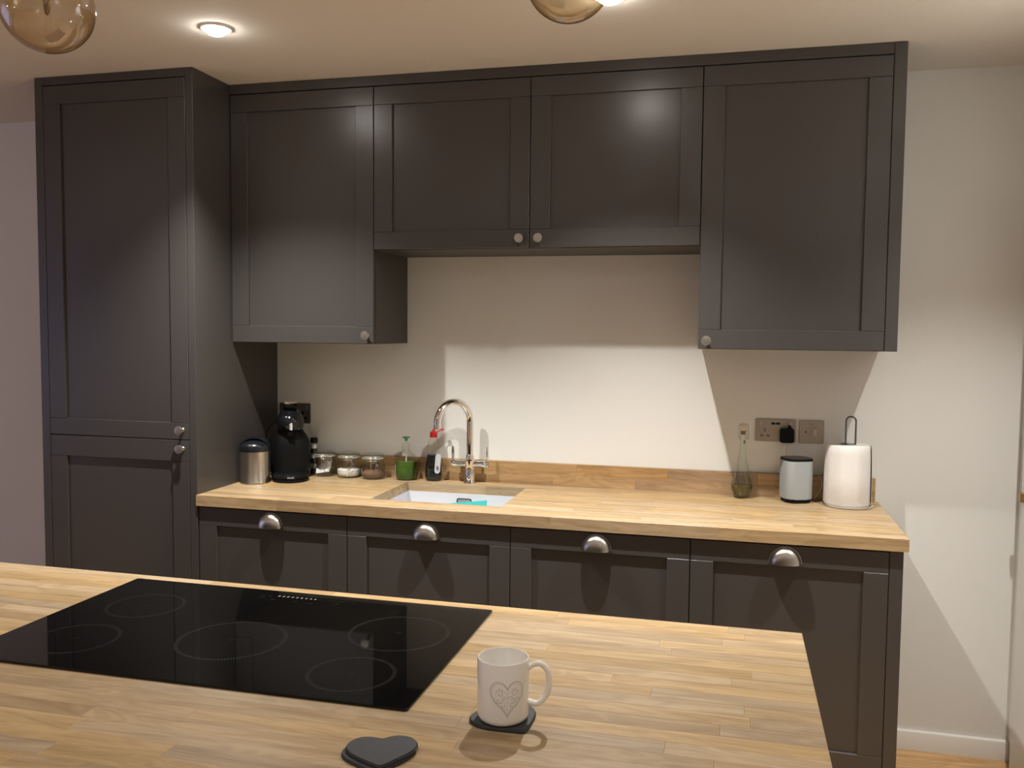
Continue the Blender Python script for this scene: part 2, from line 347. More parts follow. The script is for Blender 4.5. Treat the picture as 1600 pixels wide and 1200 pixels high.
# ------------------------------------------------------------------ cabinet parts
def knob(parent, x, y, z):
    b_ = B(); lathe(b_, [(0.0085, 0), (0.0085, 0.002), (0.0055, 0.005), (0.0055, 0.014), (0.011, 0.020), (0.0158, 0.0235), (0.0165, 0.0265), (0.0155, 0.0285), (0.0, 0.030)], 28)
    xform(b_, Matrix.Translation((x, y, z)) @ TO_FRONT)
    return obj('knob', b_, 'knob', parent, label='brushed nickel knob')
def cup_handle(parent, x, y, zb):
    """half-dome cup pull: open below, flat flange round the rim; zb = bottom edge"""
    b_ = B(); W, H, D = 0.046, 0.050, 0.030; na, nr = 24, 10; rings = []
    for j in range(nr + 1):
        s = j / nr; k = math.cos(s * PI / 2) ** 0.75 if j < nr else 0.0; d = D * math.sin(s * PI / 2)
        rings.append([b_.verts.new((x + W * k * math.cos(a), y - d - 0.0015, zb + H * k * math.sin(a))) for a in [PI * i / na for i in range(na + 1)]])
    for j in range(nr):
        for i in range(na): b_.faces.new((rings[j][i], rings[j][i + 1], rings[j + 1][i + 1], rings[j + 1][i]))
    bmesh.ops.remove_doubles(b_, verts=b_.verts, dist=1e-5)
    bmesh.ops.solidify(b_, geom=b_.faces, thickness=-0.0015)
    fl_ = [(x + (W + 0.004) * math.cos(PI * i / na), zb + (H + 0.004) * math.sin(PI * i / na)) for i in range(na + 1)] + [(x - W * 0.99, zb)] + [(x + W * 0.97 * math.cos(PI - PI * i / na), zb + H * 0.97 * math.sin(PI - PI * i / na)) for i in range(1, na + 1)]
    m = Matrix(((1, 0, 0, 0), (0, 0, -1, y), (0, 1, 0, 0), (0, 0, 0, 1)))
    c = B(); 
    o1 = [(x + (W + 0.004) * math.cos(PI * i / na), zb + (H + 0.004) * math.sin(PI * i / na)) for i in range(na + 1)]
    i1 = [(x + (W - 0.002) * math.cos(PI * i / na), zb + (H - 0.002) * math.sin(PI * i / na)) for i in range(na + 1)]
    for yy in (y, y - 0.002):
        A = [b_.verts.new((p[0], yy, p[1])) for p in o1]; I = [b_.verts.new((p[0], yy, p[1])) for p in i1]
        for i in range(na): b_.faces.new((A[i], A[i + 1], I[i + 1], I[i]))
        if yy == y: A0, I0 = A, I
    for i in range(na):
        b_.faces.new((A0[i], A0[i + 1], A[i + 1], A[i])); b_.faces.new((I0[i], I0[i + 1], I[i + 1], I[i]))
    c.free()
    return obj('handle', b_, 'nickel', parent, label='brushed nickel cup handle', smooth=50)
def shaker_door(parent, x0, x1, z0, z1, yf, st=0.071, rb=0.064, rt=0.070, rec=0.009, th=0.021):
    """door = recessed centre panel; stiles and rails are its sub-parts; yf = front face"""
    g = 0.0016; x0 += g; x1 -= g; z0 += g; z1 -= g
    d = obj('door', box(B(), x0 + st - 0.012, x1 - st + 0.012, yf + rec, yf + th - 0.001, z0 + rb - 0.012, z1 - rt + 0.012), 'cab', parent, smooth=0)
    for nm, a, b_, c, e in (('rail', x0, x1, z0, z0 + rb), ('rail', x0, x1, z1 - rt, z1), ('stile', x0, x0 + st, z0 + rb + 0.0003, z1 - rt - 0.0003), ('stile', x1 - st, x1, z0 + rb + 0.0003, z1 - rt - 0.0003)):
        obj(nm, box(B(), a, b_, yf, yf + th, c, e, 0.0012, 1), 'cab', d, smooth=0)
    return d

# tall cabinet at the left
t = thing('tall_cabinet', 'dark graphite tall cabinet with two doors, floor to ceiling, at the left of the run', 'cabinet', (-0.336, -0.28, 0))
off = Vector((0.336, 0.28, 0))
def shift(root):     # children were modelled in world coordinates
    for ch in root.children: ch.location = -Vector(root.location)
obj('side_panel', box(B(), -0.672, -0.6365, Y_TALL, YB - 0.001, 0.0, ZC - 0.001, 0.001), 'cab', t, smooth=0)
obj('side_panel', box(B(), -0.0295, 0.0, Y_TALL, YB - 0.001, 0.0, ZC - 0.001, 0.001), 'cab', t, smooth=0)
obj('carcass', box(B(), -0.636, -0.030, Y_TALL + 0.023, YB - 0.001, 0.15, 2.417), 'carcass', t, smooth=0)
obj('top_filler', box(B(), -0.636, -0.030, Y_TALL, Y_TALL + 0.022, 2.4205, ZC - 0.001, 0.001), 'cab', t, smooth=0)
obj('plinth', box(B(), -0.636, -0.030, -0.53, -0.512, 0.0, 0.148), 'cab', t, smooth=0)
d = shaker_door(t, -0.636, -0.030, 1.109, 2.419, Y_TALL, rb=0.062, rt=0.068); knob(d, -0.058, Y_TALL, 1.1465)
d = shaker_door(t, -0.636, -0.030, 0.152, 1.109, Y_TALL, rb=0.062, rt=0.078); knob(d, -0.058, Y_TALL, 1.0775)
shift(t)
# wall cabinets
wl_labels = ('large graphite wall cabinet against the tall cabinet, knob at its lower right',
             'short graphite wall cabinet above the tap, left one of the raised pair',
             'short graphite wall cabinet with a bright lamp highlight, right one of the raised pair',
             'large graphite wall cabinet at the right end above the paper towels')
for i in range(4):
    x0, x1 = U * i, U * (i + 1); zb = 1.4664 if i in (0, 3) else 1.8164
    if i == 0: x0 = 0.002
    t = thing('wall_cabinet', wl_labels[i], 'cabinet', ((x0 + x1) / 2, -0.16, zb), group='graphite wall cabinets')
    obj('carcass', box(B(), x0 + 0.0004, x1 - 0.0004, Y_WALLDOOR + 0.0225, YB - 0.001, zb, 2.4125), 'carcass', t, smooth=0)
    d = shaker_door(t, x0, x1, zb, 2.4125, Y_WALLDOOR, rb=0.064, rt=0.066)
    kx = (0.568, 1.153, 1.222, 1.808)[i]; kz = (1.4985, 1.849, 1.849, 1.495)[i]; knob(d, kx, Y_WALLDOOR, kz)
    shift(t)
tag(obj('cornice', box(B(), 0.002, 4 * U - 0.0005, Y_WALLDOOR + 0.0, Y_WALLDOOR + 0.022, 2.4145, ZC - 0.001, 0.001), 'cab', smooth=0), 'long graphite filler strip between the wall cabinets and the ceiling', 'trim')
tag(obj('end_panel', box(B(), 4 * U + 0.0005, 2.411, Y_WALLDOOR - 0.001, YB - 0.001, 1.4664, ZC - 0.001, 0.001), 'cab', smooth=0), 'graphite end panel closing the right side of the wall cabinets', 'panel')
# base cabinets
b_labels = ('graphite base cabinet next to the tall cabinet, cup handle on its top rail',
            'graphite base cabinet with cup handle directly under the sink',
            'graphite base cabinet with cup handle, between the sink cabinet and the right end one',
            'graphite base cabinet at the right end, tall door showing past the island corner')
for i in range(4):
    x0, x1 = U * i + (0.003 if i == 0 else 0), U * (i + 1)
    t = thing('base_cabinet', b_labels[i], 'cabinet', ((x0 + x1) / 2, -0.28, 0), group='graphite base cabinets')
    hi_z = 0.868 if i != 1 else 0.66
    obj('carcass', box(B(), x0 + 0.0004, x1 - 0.0004, Y_BASE + 0.023, YB - 0.001, 0.15, hi_z), 'carcass', t, smooth=0)
    if i == 1: obj('top_rail', box(B(), x0 + 0.001, x1 - 0.001, Y_BASE + 0.023, Y_BASE + 0.042, 0.66, 0.868), 'carcass', t, smooth=0)
    obj('plinth', box(B(), x0 + 0.0005, x1 - 0.0005, -0.53, -0.512, 0.0, 0.148), 'cab', t, smooth=0)
    d = shaker_door(t, x0, x1, 0.152, 0.8655, Y_BASE, rb=0.070, rt=0.066)
    cup_handle(d, (0.2965, 0.888, 1.478, 2.070)[i], Y_BASE, 0.8075)
    shift(t)
tag(obj('end_panel', box(B(), 4 * U + 0.0005, 2.411, Y_BASE, YB - 0.001, 0.0, 0.869, 0.001), 'cab', smooth=0), 'graphite end panel closing the right side of the base cabinets', 'panel')

# ------------------------------------------------------------------ oak worktops made of staves
def staves(parent, x0, x1, y0, y1, z0, z1, rows, seed, hole=None, mat='oak', lens=(0.28, 0.60), ch=0.0004):
    rnd = random.Random(seed); w = (y1 - y0) / rows; g = 0.00008; c = 0; ox, oy, _ = parent.location
    for j in range(rows):
        a, b_ = y0 + j * w, y0 + (j + 1) * w; x = x0 - rnd.uniform(0, 0.3)
        while x < x1:
            xe = x + round(rnd.uniform(*lens), 2)
            if x1 - xe < 0.08: xe = x1
            p, q_ = max(x, x0), min(xe, x1); x = xe
            if q_ - p < 0.02: continue
            rects = [(p, q_, a, b_)]
            if hole:
                hx0, hx1, hy0, hy1 = hole; out = []
                for (p_, q2, a_, b2) in rects:
                    if q2 <= hx0 or p_ >= hx1 or b2 <= hy0 or a_ >= hy1: out.append((p_, q2, a_, b2)); continue
                    if p_ < hx0: out.append((p_, hx0, a_, b2))
                    if q2 > hx1: out.append((hx1, q2, a_, b2))
                    ma, mb = max(p_, hx0), min(q2, hx1)
                    if a_ < hy0: out.append((ma, mb, a_, hy0))
                    if b2 > hy1: out.append((ma, mb, hy1, b2))
                rects = out
            col = (rnd.random(), rnd.random(), rnd.random(), 1)
            for (p_, q2, a_, b2) in rects:
                me = plank_mesh('stave', q2 - p_ - 2 * g, b2 - a_ - 2 * g, 0, z1 - z0, ch, mat)
                o = bpy.data.objects.new('stave', me); C.objects.link(o); o.parent = parent
                o.location = ((p_ + q2) / 2 - ox, (a_ + b2) / 2 - oy, z0 - parent.location.z); o.color = col; c += 1
    return c
SINK = (0.636, 1.126, -0.474, -0.096)
t = thing('worktop', 'light oak stave worktop along the back wall with a cut-out for the sink', 'worktop', (1.2, -0.29, 0.8705))
staves(t, 0.0005, 2.4234, Y_TOP, YB - 0.001, 0.8705, Z_TOP, 15, 11, SINK)
# upstand: two rows of staves standing on the worktop
t = thing('upstand', 'low oak upstand strip standing on the back worktop against the wall', 'upstand', (1.2, 0.0, Z_TOP))
rnd = random.Random(23)
YU = -0.007
for z0, z1 in ((Z_TOP + 0.0002, 0.9535), (0.9536, 0.997)):
    x = 0.001 - rnd.uniform(0, .25)
    while x < 2.411:
        xe = x + rnd.uniform(0.3, 0.6)
        if 2.411 - xe < 0.1: xe = 2.411
        p, q_ = max(x, 0.001), min(xe, 2.411); x = xe
        if q_ - p < 0.02: continue
        me = plank_mesh('stave', q_ - p - 0.0002, z1 - z0, 0, YB - 0.001 - YU, 0.0004, 'oak2')
        o = bpy.data.objects.new('stave', me); C.objects.link(o); o.parent = t
        o.rotation_euler = (PI / 2, 0, 0); o.location = ((p + q_) / 2 - 1.2, YB - 0.001, (z0 + z1) / 2 - Z_TOP); o.color = (rnd.random(), rnd.random(), rnd.random(), 1)
# island
IX0, IX1, IY0, IY1 = -0.95, 2.0475, -2.50, -1.5445
t = thing('island_worktop', 'light oak stave top of the kitchen island in the foreground, holding the hob', 'worktop', (0.5, -2.0, 0.8705))
staves(t, IX0, IX1, IY0, IY1, 0.8705, Z_TOP, 24, 7, lens=(0.30, 0.62))
t = thing('island_cabinet', 'graphite kitchen island base beneath the foreground oak top', 'cabinet', (0.5, -2.0, 0))
obj('carcass', box(B(), IX0 + 0.03, IX1 - 0.05, IY0 + 0.06, IY1 - 0.045, 0.148, 0.869), 'carcass', t, smooth=0)
obj('plinth', box(B(), IX0 + 0.08, IX1 - 0.1, IY0 + 0.11, IY1 - 0.1, 0.0, 0.147), 'cab', t, smooth=0)
obj('end_panel', box(B(), IX1 - 0.049, IX1 - 0.03, IY0 + 0.04, IY1 - 0.03, 0.0, 0.869, 0.001), 'cab', t, smooth=0)
obj('end_panel', box(B(), IX0 + 0.01, IX0 + 0.029, IY0 + 0.04, IY1 - 0.03, 0.0, 0.869, 0.001), 'cab', t, smooth=0)
shift(t)

# ------------------------------------------------------------------ hob
HX0, HX1, HY0, HY1 = 0.5065, 1.4015, -2.1085, -1.5865
t = thing('induction_hob', 'wide black glass induction hob with five ringed zones set on the island', 'hob', ((HX0 + HX1) / 2, (HY0 + HY1) / 2, Z_TOP + 0.0002))
hx, hy = (HX1 - HX0) / 2, (HY1 - HY0) / 2
obj('glass_plate', prism(B(), rrect(-hx, hx, -hy, hy, 0.006, 4), 0, 0.0045, 0.0008), 'hob', t, smooth=20)
def ring_mark(cx, cy, R, n):
    b_ = B(); z = 0.00462; cx -= (HX0 + HX1) / 2; cy -= (HY0 + HY1) / 2
    for i in range(n):
        a0, a1 = 2 * PI * i / n, 2 * PI * (i + 0.55) / n
        v = [b_.verts.new((cx + r * math.cos(a), cy + r * math.sin(a), z)) for r, a in ((R, a0), (R, a1), (R - 0.0075, a1), (R - 0.0075, a0))]
        b_.faces.new(v)
    for (w_, h_) in ((0.008, 0.0007), (0.0007, 0.008)):
        v = [b_.verts.new((cx + sx * w_, cy + sy * h_, z)) for sx, sy in ((-1, -1), (1, -1), (1, 1), (-1, 1))]; b_.faces.new(v)
    obj('zone_marking', b_, 'mark', t, smooth=0, kind='stuff')
for a in ((0.661, -1.764, 0.083, 96), (0.6615, -1.977, 0.083, 96), (0.958, -1.903, 0.107, 120), (1.258, -1.779, 0.1025, 116), (1.2535, -1.997, 0.080, 92)): ring_mark(*a)
b_ = B()
def dash(b_, x, y, w, h, z=0.00462):
    v = [b_.verts.new((x - (HX0 + HX1) / 2 + sx * w / 2 + 0.3 * sy * h / 2, y - (HY0 + HY1) / 2 + sy * h / 2, z)) for sx, sy in ((-1, -1), (1, -1), (1, 1), (-1, 1))]; b_.faces.new(v)
for k in range(9): dash(b_, 0.907 + 0.0112 * k, -1.6235, 0.0035, 0.0075 - 0.0003 * k)
obj('slider_marking', b_, 'markw', t, smooth=0)
b_ = B()
for k in range(5): dash(b_, 1.008 + 0.0112 * k, -1.6235, 0.003, 0.005)
for x, y, w in ((0.868, -1.628, 0.010), (0.872, -1.640, 0.012), (0.888, -1.628, 0.010), (1.062, -1.625, 0.012), (1.058, -1.640, 0.010), (0.905, -1.650, 0.012), (0.96, -1.65, 0.010), (0.99, -1.606, 0.05), (1.09, -1.625, 0.006), (1.0, -1.655, 0.01)): dash(b_, x, y, w, 0.003)
for k in range(12): dash(b_, 1.075 + 0.006 * k, -1.898, 0.004, 0.0006)
obj('touch_markings', b_, 'mark', t, smooth=0, kind='stuff')

# ------------------------------------------------------------------ sink, overflow, turquoise board
t = thing('sink', 'white ceramic undermounted sink sunk into the back worktop', 'sink', ((SINK[0] + SINK[1]) / 2, (SINK[2] + SINK[3]) / 2, 0.8703))
sx, sy = (SINK[1] - SINK[0]) / 2 + 0.001, (SINK[3] - SINK[2]) / 2 + 0.001
b_ = B(); n = 6; layers = []
for (k, z, r) in ((0.012, -0.0005, 0.02), (0.0, -0.0005, 0.012), (0.0, -0.005, 0.012), (-0.006, -0.16, 0.02), (-0.02, -0.186, 0.03), (-0.045, -0.195, 0.03)):
    layers.append([b_.verts.new((x, y, z)) for x, y in rrect(-sx - k, sx + k, -sy - k, sy + k, r, n)])
for A, Bq in zip(layers, layers[1:]):
    for i in range(len(A)): b_.faces.new((A[i], A[(i + 1) % len(A)], Bq[(i + 1) % len(A)], Bq[i]))
b_.faces.new(layers[-1]); bmesh.ops.recalc_face_normals(b_, faces=b_.faces); bmesh.ops.solidify(b_, geom=b_.faces, thickness=0.004)
obj('basin', b_, 'ceramic', t, smooth=50)
b_ = B(); outer = rrect(-0.030, 0.030, -0.017, 0.017, 0.006, 5); inner = rrect(-0.0265, 0.0265, -0.0135, 0.0135, 0.004, 5)
lo0 = [b_.verts.new((x, y, 0)) for x, y in outer]; hi0 = [b_.verts.new((x, y, 0.003)) for x, y in outer]; hi1 = [b_.verts.new((x, y, 0.003)) for x, y in inner]; lo1 = [b_.verts.new((x, y, 0)) for x, y in inner]
for A, Bq in ((lo0, hi0), (hi0, hi1), (hi1, lo1)):
    for i in range(len(A)): b_.faces.new((A[i], A[(i + 1) % len(A)], Bq[(i + 1) % len(A)], Bq[i]))
ocx, ocz = 0.876 - 0.881, 0.838 - 0.8703
xform(b_, Matrix.Translation((ocx, sy - 0.0052, ocz)) @ TO_FRONT); obj('overflow_rim', b_, 'black', t)
b_ = B(); prism(b_, inner, 0, 0.001); xform(b_, Matrix.Translation((ocx, sy - 0.0052, ocz)) @ TO_FRONT); obj('overflow_plate', b_, 'chrome', t)
b_ = B(); lathe(b_, [(0.04, 0.0), (0.04, 0.003), (0.03, 0.003), (0.028, 0.001), (0, 0.001)], 32, (0, 0, -0.195)); obj('drain', b_, 'chrome', t)
b_ = B(); prism(b_, [(-0.085, 0.0), (0.075, 0.0), (0.075, 0.2135), (0.062, 0.211), (-0.085, 0.1925)], -0.003, 0.003, 0.001)
xform(b_, Matrix.Translation((0.944, -0.300, 0.6775)) @ Matrix.Rotation(math.radians(-6), 4, 'X') @ TO_FRONT)
tag(obj('draining_board', b_, 'turq', smooth=0), 'turquoise plastic board standing on edge in the white sink', 'board')

# ------------------------------------------------------------------ tap
TX, TY = 0.884, -0.052
t = thing('mixer_tap', 'chrome swan-neck mixer tap with two lever handles behind the sink', 'tap', (TX, TY, Z_TOP + 0.0003))
b_ = B(); lathe(b_, [(0.024, 0), (0.024, 0.004), (0.0215, 0.007), (0.0205, 0.066), (0.0205, 0.092), (0.017, 0.096), (0.0175, 0.104), (0.0160, 0.110), (0.0142, 0.116)], 36); obj('body', b_, 'chrome', t)
b_ = B(); d2 = Vector((-0.55, -0.835, 0)).normalized(); Rr = 0.083; zt = 0.247; pts = [Vector((0, 0, z)) for z in (0.108, 0.16, 0.21, zt)]
for k in range(1, 25):
    a = PI * k / 24 * 1.03; pts.append(Vector((0, 0, zt)) + d2 * (Rr * (1 - math.cos(a))) + Vector((0, 0, Rr * math.sin(a))))
tube(b_, pts, 0.0138, 20); obj('spout', b_, 'chrome', t, smooth=60)
b_ = B(); e = pts[-1]; dd = (pts[-1] - pts[-2]).normalized(); tube(b_, [e - dd * 0.004, e + dd * 0.010], 0.0146, 20); obj('aerator', b_, 'chrome', t)
b_ = B(); xform(lathe(b_, [(0, -0.079), (0.0125, -0.078), (0.0140, -0.075), (0.0140, -0.050), (0.0125, -0.048), (0.0125, 0.048), (0.0140, 0.050), (0.0140, 0.075), (0.0125, 0.078), (0, 0.079)], 28), Matrix.Translation((0, 0, 0.078)) @ Matrix.Rotation(PI / 2, 4, 'Y')); obj('crossbar', b_, 'chrome', t)
for sx_ in (-1, 1):
    b_ = B(); x = 0.071 * sx_
    prism(b_, [(-0.0055, 0.0), (0.0055, 0.0), (0.0075, 0.04), (0.0065, 0.056), (0.0, 0.061), (-0.0065, 0.056), (-0.0075, 0.04)], -0.0022, 0.0022, 0.0009)
    rz = math.radians(-35 if sx_ < 0 else -75)
    xform(b_, Matrix.Translation((x, 0, 0.087)) @ Matrix.Rotation(rz, 4, 'Z') @ TO_FRONT); obj('lever', b_, 'chrome', t)

# ------------------------------------------------------------------ steel canister
t = thing('canister', 'brushed steel canister with domed black lid beside the tall cabinet', 'canister', (0.0635, -0.288, Z_TOP + 0.0002))
b_ = B(); lathe(b_, [(0.056, 0), (0.0590, 0.002), (0.0590, 0.004), (0.058, 0.006), (0.058, 0.126), (0.057, 0.127)], 56); obj('body', b_, 'steel', t)
b_ = B(); lathe(b_, [(0.0590, 0.127), (0.0595, 0.130), (0.0595, 0.145), (0.0580, 0.150), (0.052, 0.158), (0.036, 0.167), (0.018, 0.171), (0, 0.172)], 56); obj('lid', b_, 'lid', t)
b_ = B()      # raised arched grip across the lid
pts = [Vector((0.056 * math.cos(PI * k / 20), 0, 0.147 + 0.037 * math.sin(PI * k / 20))) for k in range(21)]
A = []
for p in pts:
    A.append([b_.verts.new((p.x, yy, p.z - 0.004 * (abs(yy) > 0.02))) for yy in (-0.028, -0.018, 0.018, 0.028)])
for a, c in zip(A, A[1:]):
    for k in range(3): b_.faces.new((a[k], a[k + 1], c[k + 1], c[k]))
bmesh.ops.recalc_face_normals(b_, faces=b_.faces); bmesh.ops.solidify(b_, geom=b_.faces, thickness=0.004); t.rotation_euler.z = math.radians(20)
obj('grip', b_, 'lid', t, smooth=50)

# ------------------------------------------------------------------ coffee machine (faces the camera)
t = thing('coffee_machine', 'black rounded capsule coffee machine with round drip tray beside the steel canister', 'coffee machine', (0.134, -0.128, Z_TOP + 0.0002), math.radians(28))
def blob(b_, secs, seg=36, e=2.4):
    """stack of superellipse sections (z, cx, cy, rx, ry)"""
    rings = []
    for z, cx, cy, rx, ry in secs:
        rg = []
        for i in range(seg):
            a = 2 * PI * i / seg; ca, sa = math.cos(a), math.sin(a)
            rg.append(b_.verts.new((cx + rx * math.copysign(abs(ca) ** (2 / e), ca), cy + ry * math.copysign(abs(sa) ** (2 / e), sa), z)))
        rings.append(rg)
    for a, c in zip(rings, rings[1:]):
        for i in range(seg): b_.faces.new((a[i], a[(i + 1) % seg], c[(i + 1) % seg], c[i]))
    b_.faces.new(rings[0]); b_.faces.new(rings[-1]); return b_
obj('body', blob(B(), [(0, 0, 0, .072, .062), (.006, 0, 0, .078, .066), (.03, 0, 0, .081, .068), (.08, 0, 0, .082, .068), (.12, 0, 0, .080, .067), (.15, 0, 0, .076, .064), (.172, 0, 0, .066, .058), (.192, 0, 0, .052, .052), (.206, 0, 0, .046, .048)]), 'black', t, smooth=60)
obj('head', blob(B(), [(.196, 0, -.02, .046, .050), (.203, 0, -.026, .052, .060), (.225, 0, -.030, .0535, .066), (.243, 0, -.030, .052, .064), (.262, 0, -.026, .046, .056), (.276, 0, -.02, .036, .044), (.286, 0, -.012, .022, .028), (.289, 0, -.01, .010, .012)], e=2.1), 'blackgloss', t, smooth=60)
obj('locking_lever', blob(B(), [(.280, 0, -.020, .026, .026), (.287, 0, -.026, .029, .034), (.303, 0, -.030, .029, .036), (.308, 0, -.030, .026, .032)], e=3), 'black', t, smooth=60)
obj('lever_top', blob(B(), [(.3085, 0, -.028, .027, .034), (.3145, 0, -.027, .0245, .030), (.318, 0, -.026, .019, .024)], e=3), simple('cream_trim', (0.80, 0.68, 0.56), 0.3), t, smooth=60, label='pale cream top of the lever')
b_ = B(); box(b_, 0.000, 0.008, -0.0968, -0.0945, 0.203, 0.232, 0.0005); obj('badge', b_, 'label', t, smooth=0)
b_ = B()
for zz in (0.2065, 0.215, 0.2235): box(b_, -0.004, -0.0005, -0.0968, -0.0945, zz, zz + 0.004, 0.0003)
obj('badge_marks', b_, 'label', t, smooth=0)
def letters(parent, name, s, size, mat, M4, extrude=0.0003):
    c = bpy.data.curves.new('lettering', 'FONT'); c.body = s; c.size = size; c.extrude = extrude; c.align_x = 'CENTER'; c.align_y = 'CENTER'
    o = bpy.data.objects.new('tmp', c); C.objects.link(o); dg = bpy.context.evaluated_depsgraph_get(); me = bpy.data.meshes.new_from_object(o.evaluated_get(dg)); bpy.data.objects.remove(o)
    me.transform(M4); me.materials.clear(); me.materials.append(M[mat]); return obj(name, me, mat, parent)
b_ = B(); lathe(b_, [(.068, 0), (.071, .003), (.071, .010), (.067, .012), (.067, .014), (.071, .016), (.071, .026), (.069, .029), (.055, .029), (.053, .024), (0, .024)], 48, (0, -.095, 0)); obj('drip_tray', b_, 'black', t)
b_ = B(); 
for k in range(-4, 5):
    w = math.sqrt(max(0.0001, 0.052 ** 2 - (k * 0.011) ** 2)); box(b_, -w, w, -.095 + k * .011 - .002, -.095 + k * .011 + .002, .0242, .0275)
obj('grille', b_, 'chrome', t, smooth=0)
letters(t, 'lettering', 'KRUPS', 0.009, 'label', Matrix.Translation((0, -.0953 - .071, .021)) @ TO_FRONT)
b_ = B(); lathe(b_, [(.010, .175), (.014, .178), (.016, .196)], 24, (0, -.070, 0)); obj('nozzle', b_, 'black', t)
b_ = B(); tube(b_, spline([(-.048, .0, .235), (-.068, .012, .222), (-.090, .025, .195), (-.098, .035, .15), (-.096, .045, .06), (-.085, .05, .006), (-.05, .066, .004)], 6), 0.0028, 8); obj('power_cord', b_, 'black', t)

# slim stacked jar between the coffee machine and the first clip-top jar
t = thing('spice_tube', 'slim clear tube of dark and pale layers with black cap, right of the coffee machine', 'spice tube', (0.190, -0.030, Z_TOP + 0.0002))
b_ = B(); lathe(b_, [(.0135, 0), (.0145, .002), (.0145, .128), (.012, .132)], 24); obj('tube_wall', b_, 'glass', t)
b_ = B(); lathe(b_, [(.0150, .132), (.0150, .150), (.013, .153), (0, .153)], 24); obj('cap', b_, 'black', t)
for k in range(6):
    b_ = B(); lathe(b_, [(.0130, .003 + k * .021), (.0130, .021 + k * .021)], 20); obj('layer', b_, 'black' if k % 2 == 0 else 'foil', t)

# ------------------------------------------------------------------ clip-top jars and their contents
def jar(x, y, label, r=0.0495, h=0.103, seed=0):
    t = thing('clip_top_jar', label, 'jar', (x, y, Z_TOP + 0.0002), math.radians(25), group='glass clip-top jars')
    b_ = B(); s = r / 0.0495
    prof = [(.020, .003), (.038, .0005), (.045, .003), (.0490, .012), (.0495, .030), (.0490, .052), (.0450, .066), (.0405, .073), (.0400, .078), (.0440, .080), (.0440, .082)]
    inn = [(.0415, .082), (.0375, .078), (.0380, .073), (.0425, .065), (.0465, .052), (.0470, .030), (.0465, .013), (.041, .006), (0, .006)]
    lathe(b_, [(0, .003)] + [(a * s, z) for a, z in prof] , 44, cap=False); obj('glass_body', b_, 'glass', t, smooth=60)
    b_ = B(); lathe(b_, [(.0445 * s, .0822), (.0450 * s, .0855), (.0440 * s, .0860)], 44); obj('seal', b_, 'rubber', t)
    b_ = B(); lathe(b_, [(.0445 * s, .0862), (.0465 * s, .0875), (.0470 * s, .093), (.0445 * s, .099), (.038 * s, .1015), (.030 * s, .1000), (0, .0995)], 44); obj('glass_lid', b_, 'glass', t, smooth=60)
    b_ = B(); c = [(.0478 * s * math.cos(2 * PI * i / 36), .0478 * s * math.sin(2 * PI * i / 36), .0895) for i in range(36)]; tube(b_, c, .0011, 6, closed=True)
    c = [(.0418 * s * math.cos(2 * PI * i / 36), .0418 * s * math.sin(2 * PI * i / 36), .0755) for i in range(36)]; tube(b_, c, .0011, 6, closed=True)
    yq = -.0475 * s
    tube(b_, spline([(-.010, yq, .089), (-.011, yq - .007, .078), (-.009, yq - .006, .050), (-.004, yq - .0055, .036), (.004, yq - .0055, .036), (.009, yq - .006, .050), (.011, yq - .007, .078), (.010, yq, .089)], 5), .0011, 6)
    tube(b_, spline([(-.009, -.042 * s, .0755), (-.009, yq - .004, .070), (.009, yq - .004, .070), (.009, -.042 * s, .0755)], 4), .0011, 6)
    obj('wire_clasp', b_, 'wire', t); return t
J1, J2, J3 = (0.252, -0.059), (0.362, -0.0595), (0.4715, -0.063)
jar(*J1, 'glass clip-top jar of silver sachets, nearest the coffee machine')
jar(*J2, 'glass clip-top jar of white sugar, middle of the three')
jar(*J3, 'glass clip-top jar of brown powder, nearest the green soap')
b_ = B(); lathe(b_, [(0, .0068), (.039, .0068), (.0450, .0135), (.0462, .022), (.0455, .0330), (.030, .0365), (0, .0355)], 36); o = obj('sugar', b_, 'sugar', smooth=60); o.location = (J2[0], J2[1], Z_TOP + .0002); tag(o, 'white sugar filling a third of the middle clip-top jar', 'sugar', kind='stuff')
b_ = B(); lathe(b_, [(0, .0068), (.039, .0068), (.0450, .0135), (.0455, .022), (.044, .027), (.028, .036), (.010, .040), (0, .040)], 36); o = obj('brown_powder', b_, 'cocoa', smooth=60); o.location = (J3[0], J3[1], Z_TOP + .0002); tag(o, 'brown powder heaped in the clip-top jar nearest the green soap', 'powder', kind='stuff')
rnd = random.Random(3)
for k in range(9):
    b_ = B(); nx, nz = 6, 3; V = []
    L_, W_ = 0.062, 0.021
    for i in range(nx + 1):
        V.append([b_.verts.new(((i / nx - .5) * L_, (j / nz - .5) * W_, 0.0016 * math.sin(i * 2.1 + k) * (1 if j in (1, 2) else .3))) for j in range(nz + 1)])
    for i in range(nx):
        for j in range(nz): b_.faces.new((V[i][j], V[i + 1][j], V[i + 1][j + 1], V[i][j + 1]))
    bmesh.ops.recalc_face_normals(b_, faces=b_.faces); bmesh.ops.solidify(b_, geom=b_.faces, thickness=0.0018)
    o = obj('sachet', b_, 'foil', smooth=50)
    tilt = math.radians(10 + 4.5 * k)
    o.rotation_euler = (0.9 + rnd.uniform(-.25, .25), -tilt, rnd.uniform(-.2, .2))
    o.location = (J1[0] + .002 + rnd.uniform(-.003, .003), J1[1] - .016 + .0042 * k, Z_TOP + .019 + .5 * .055 * math.sin(tilt) + .0025 * k)
    tag(o, 'narrow silver sachet leaning in the clip-top jar nearest the coffee machine', 'sachet', 'silver sachets in the first jar')

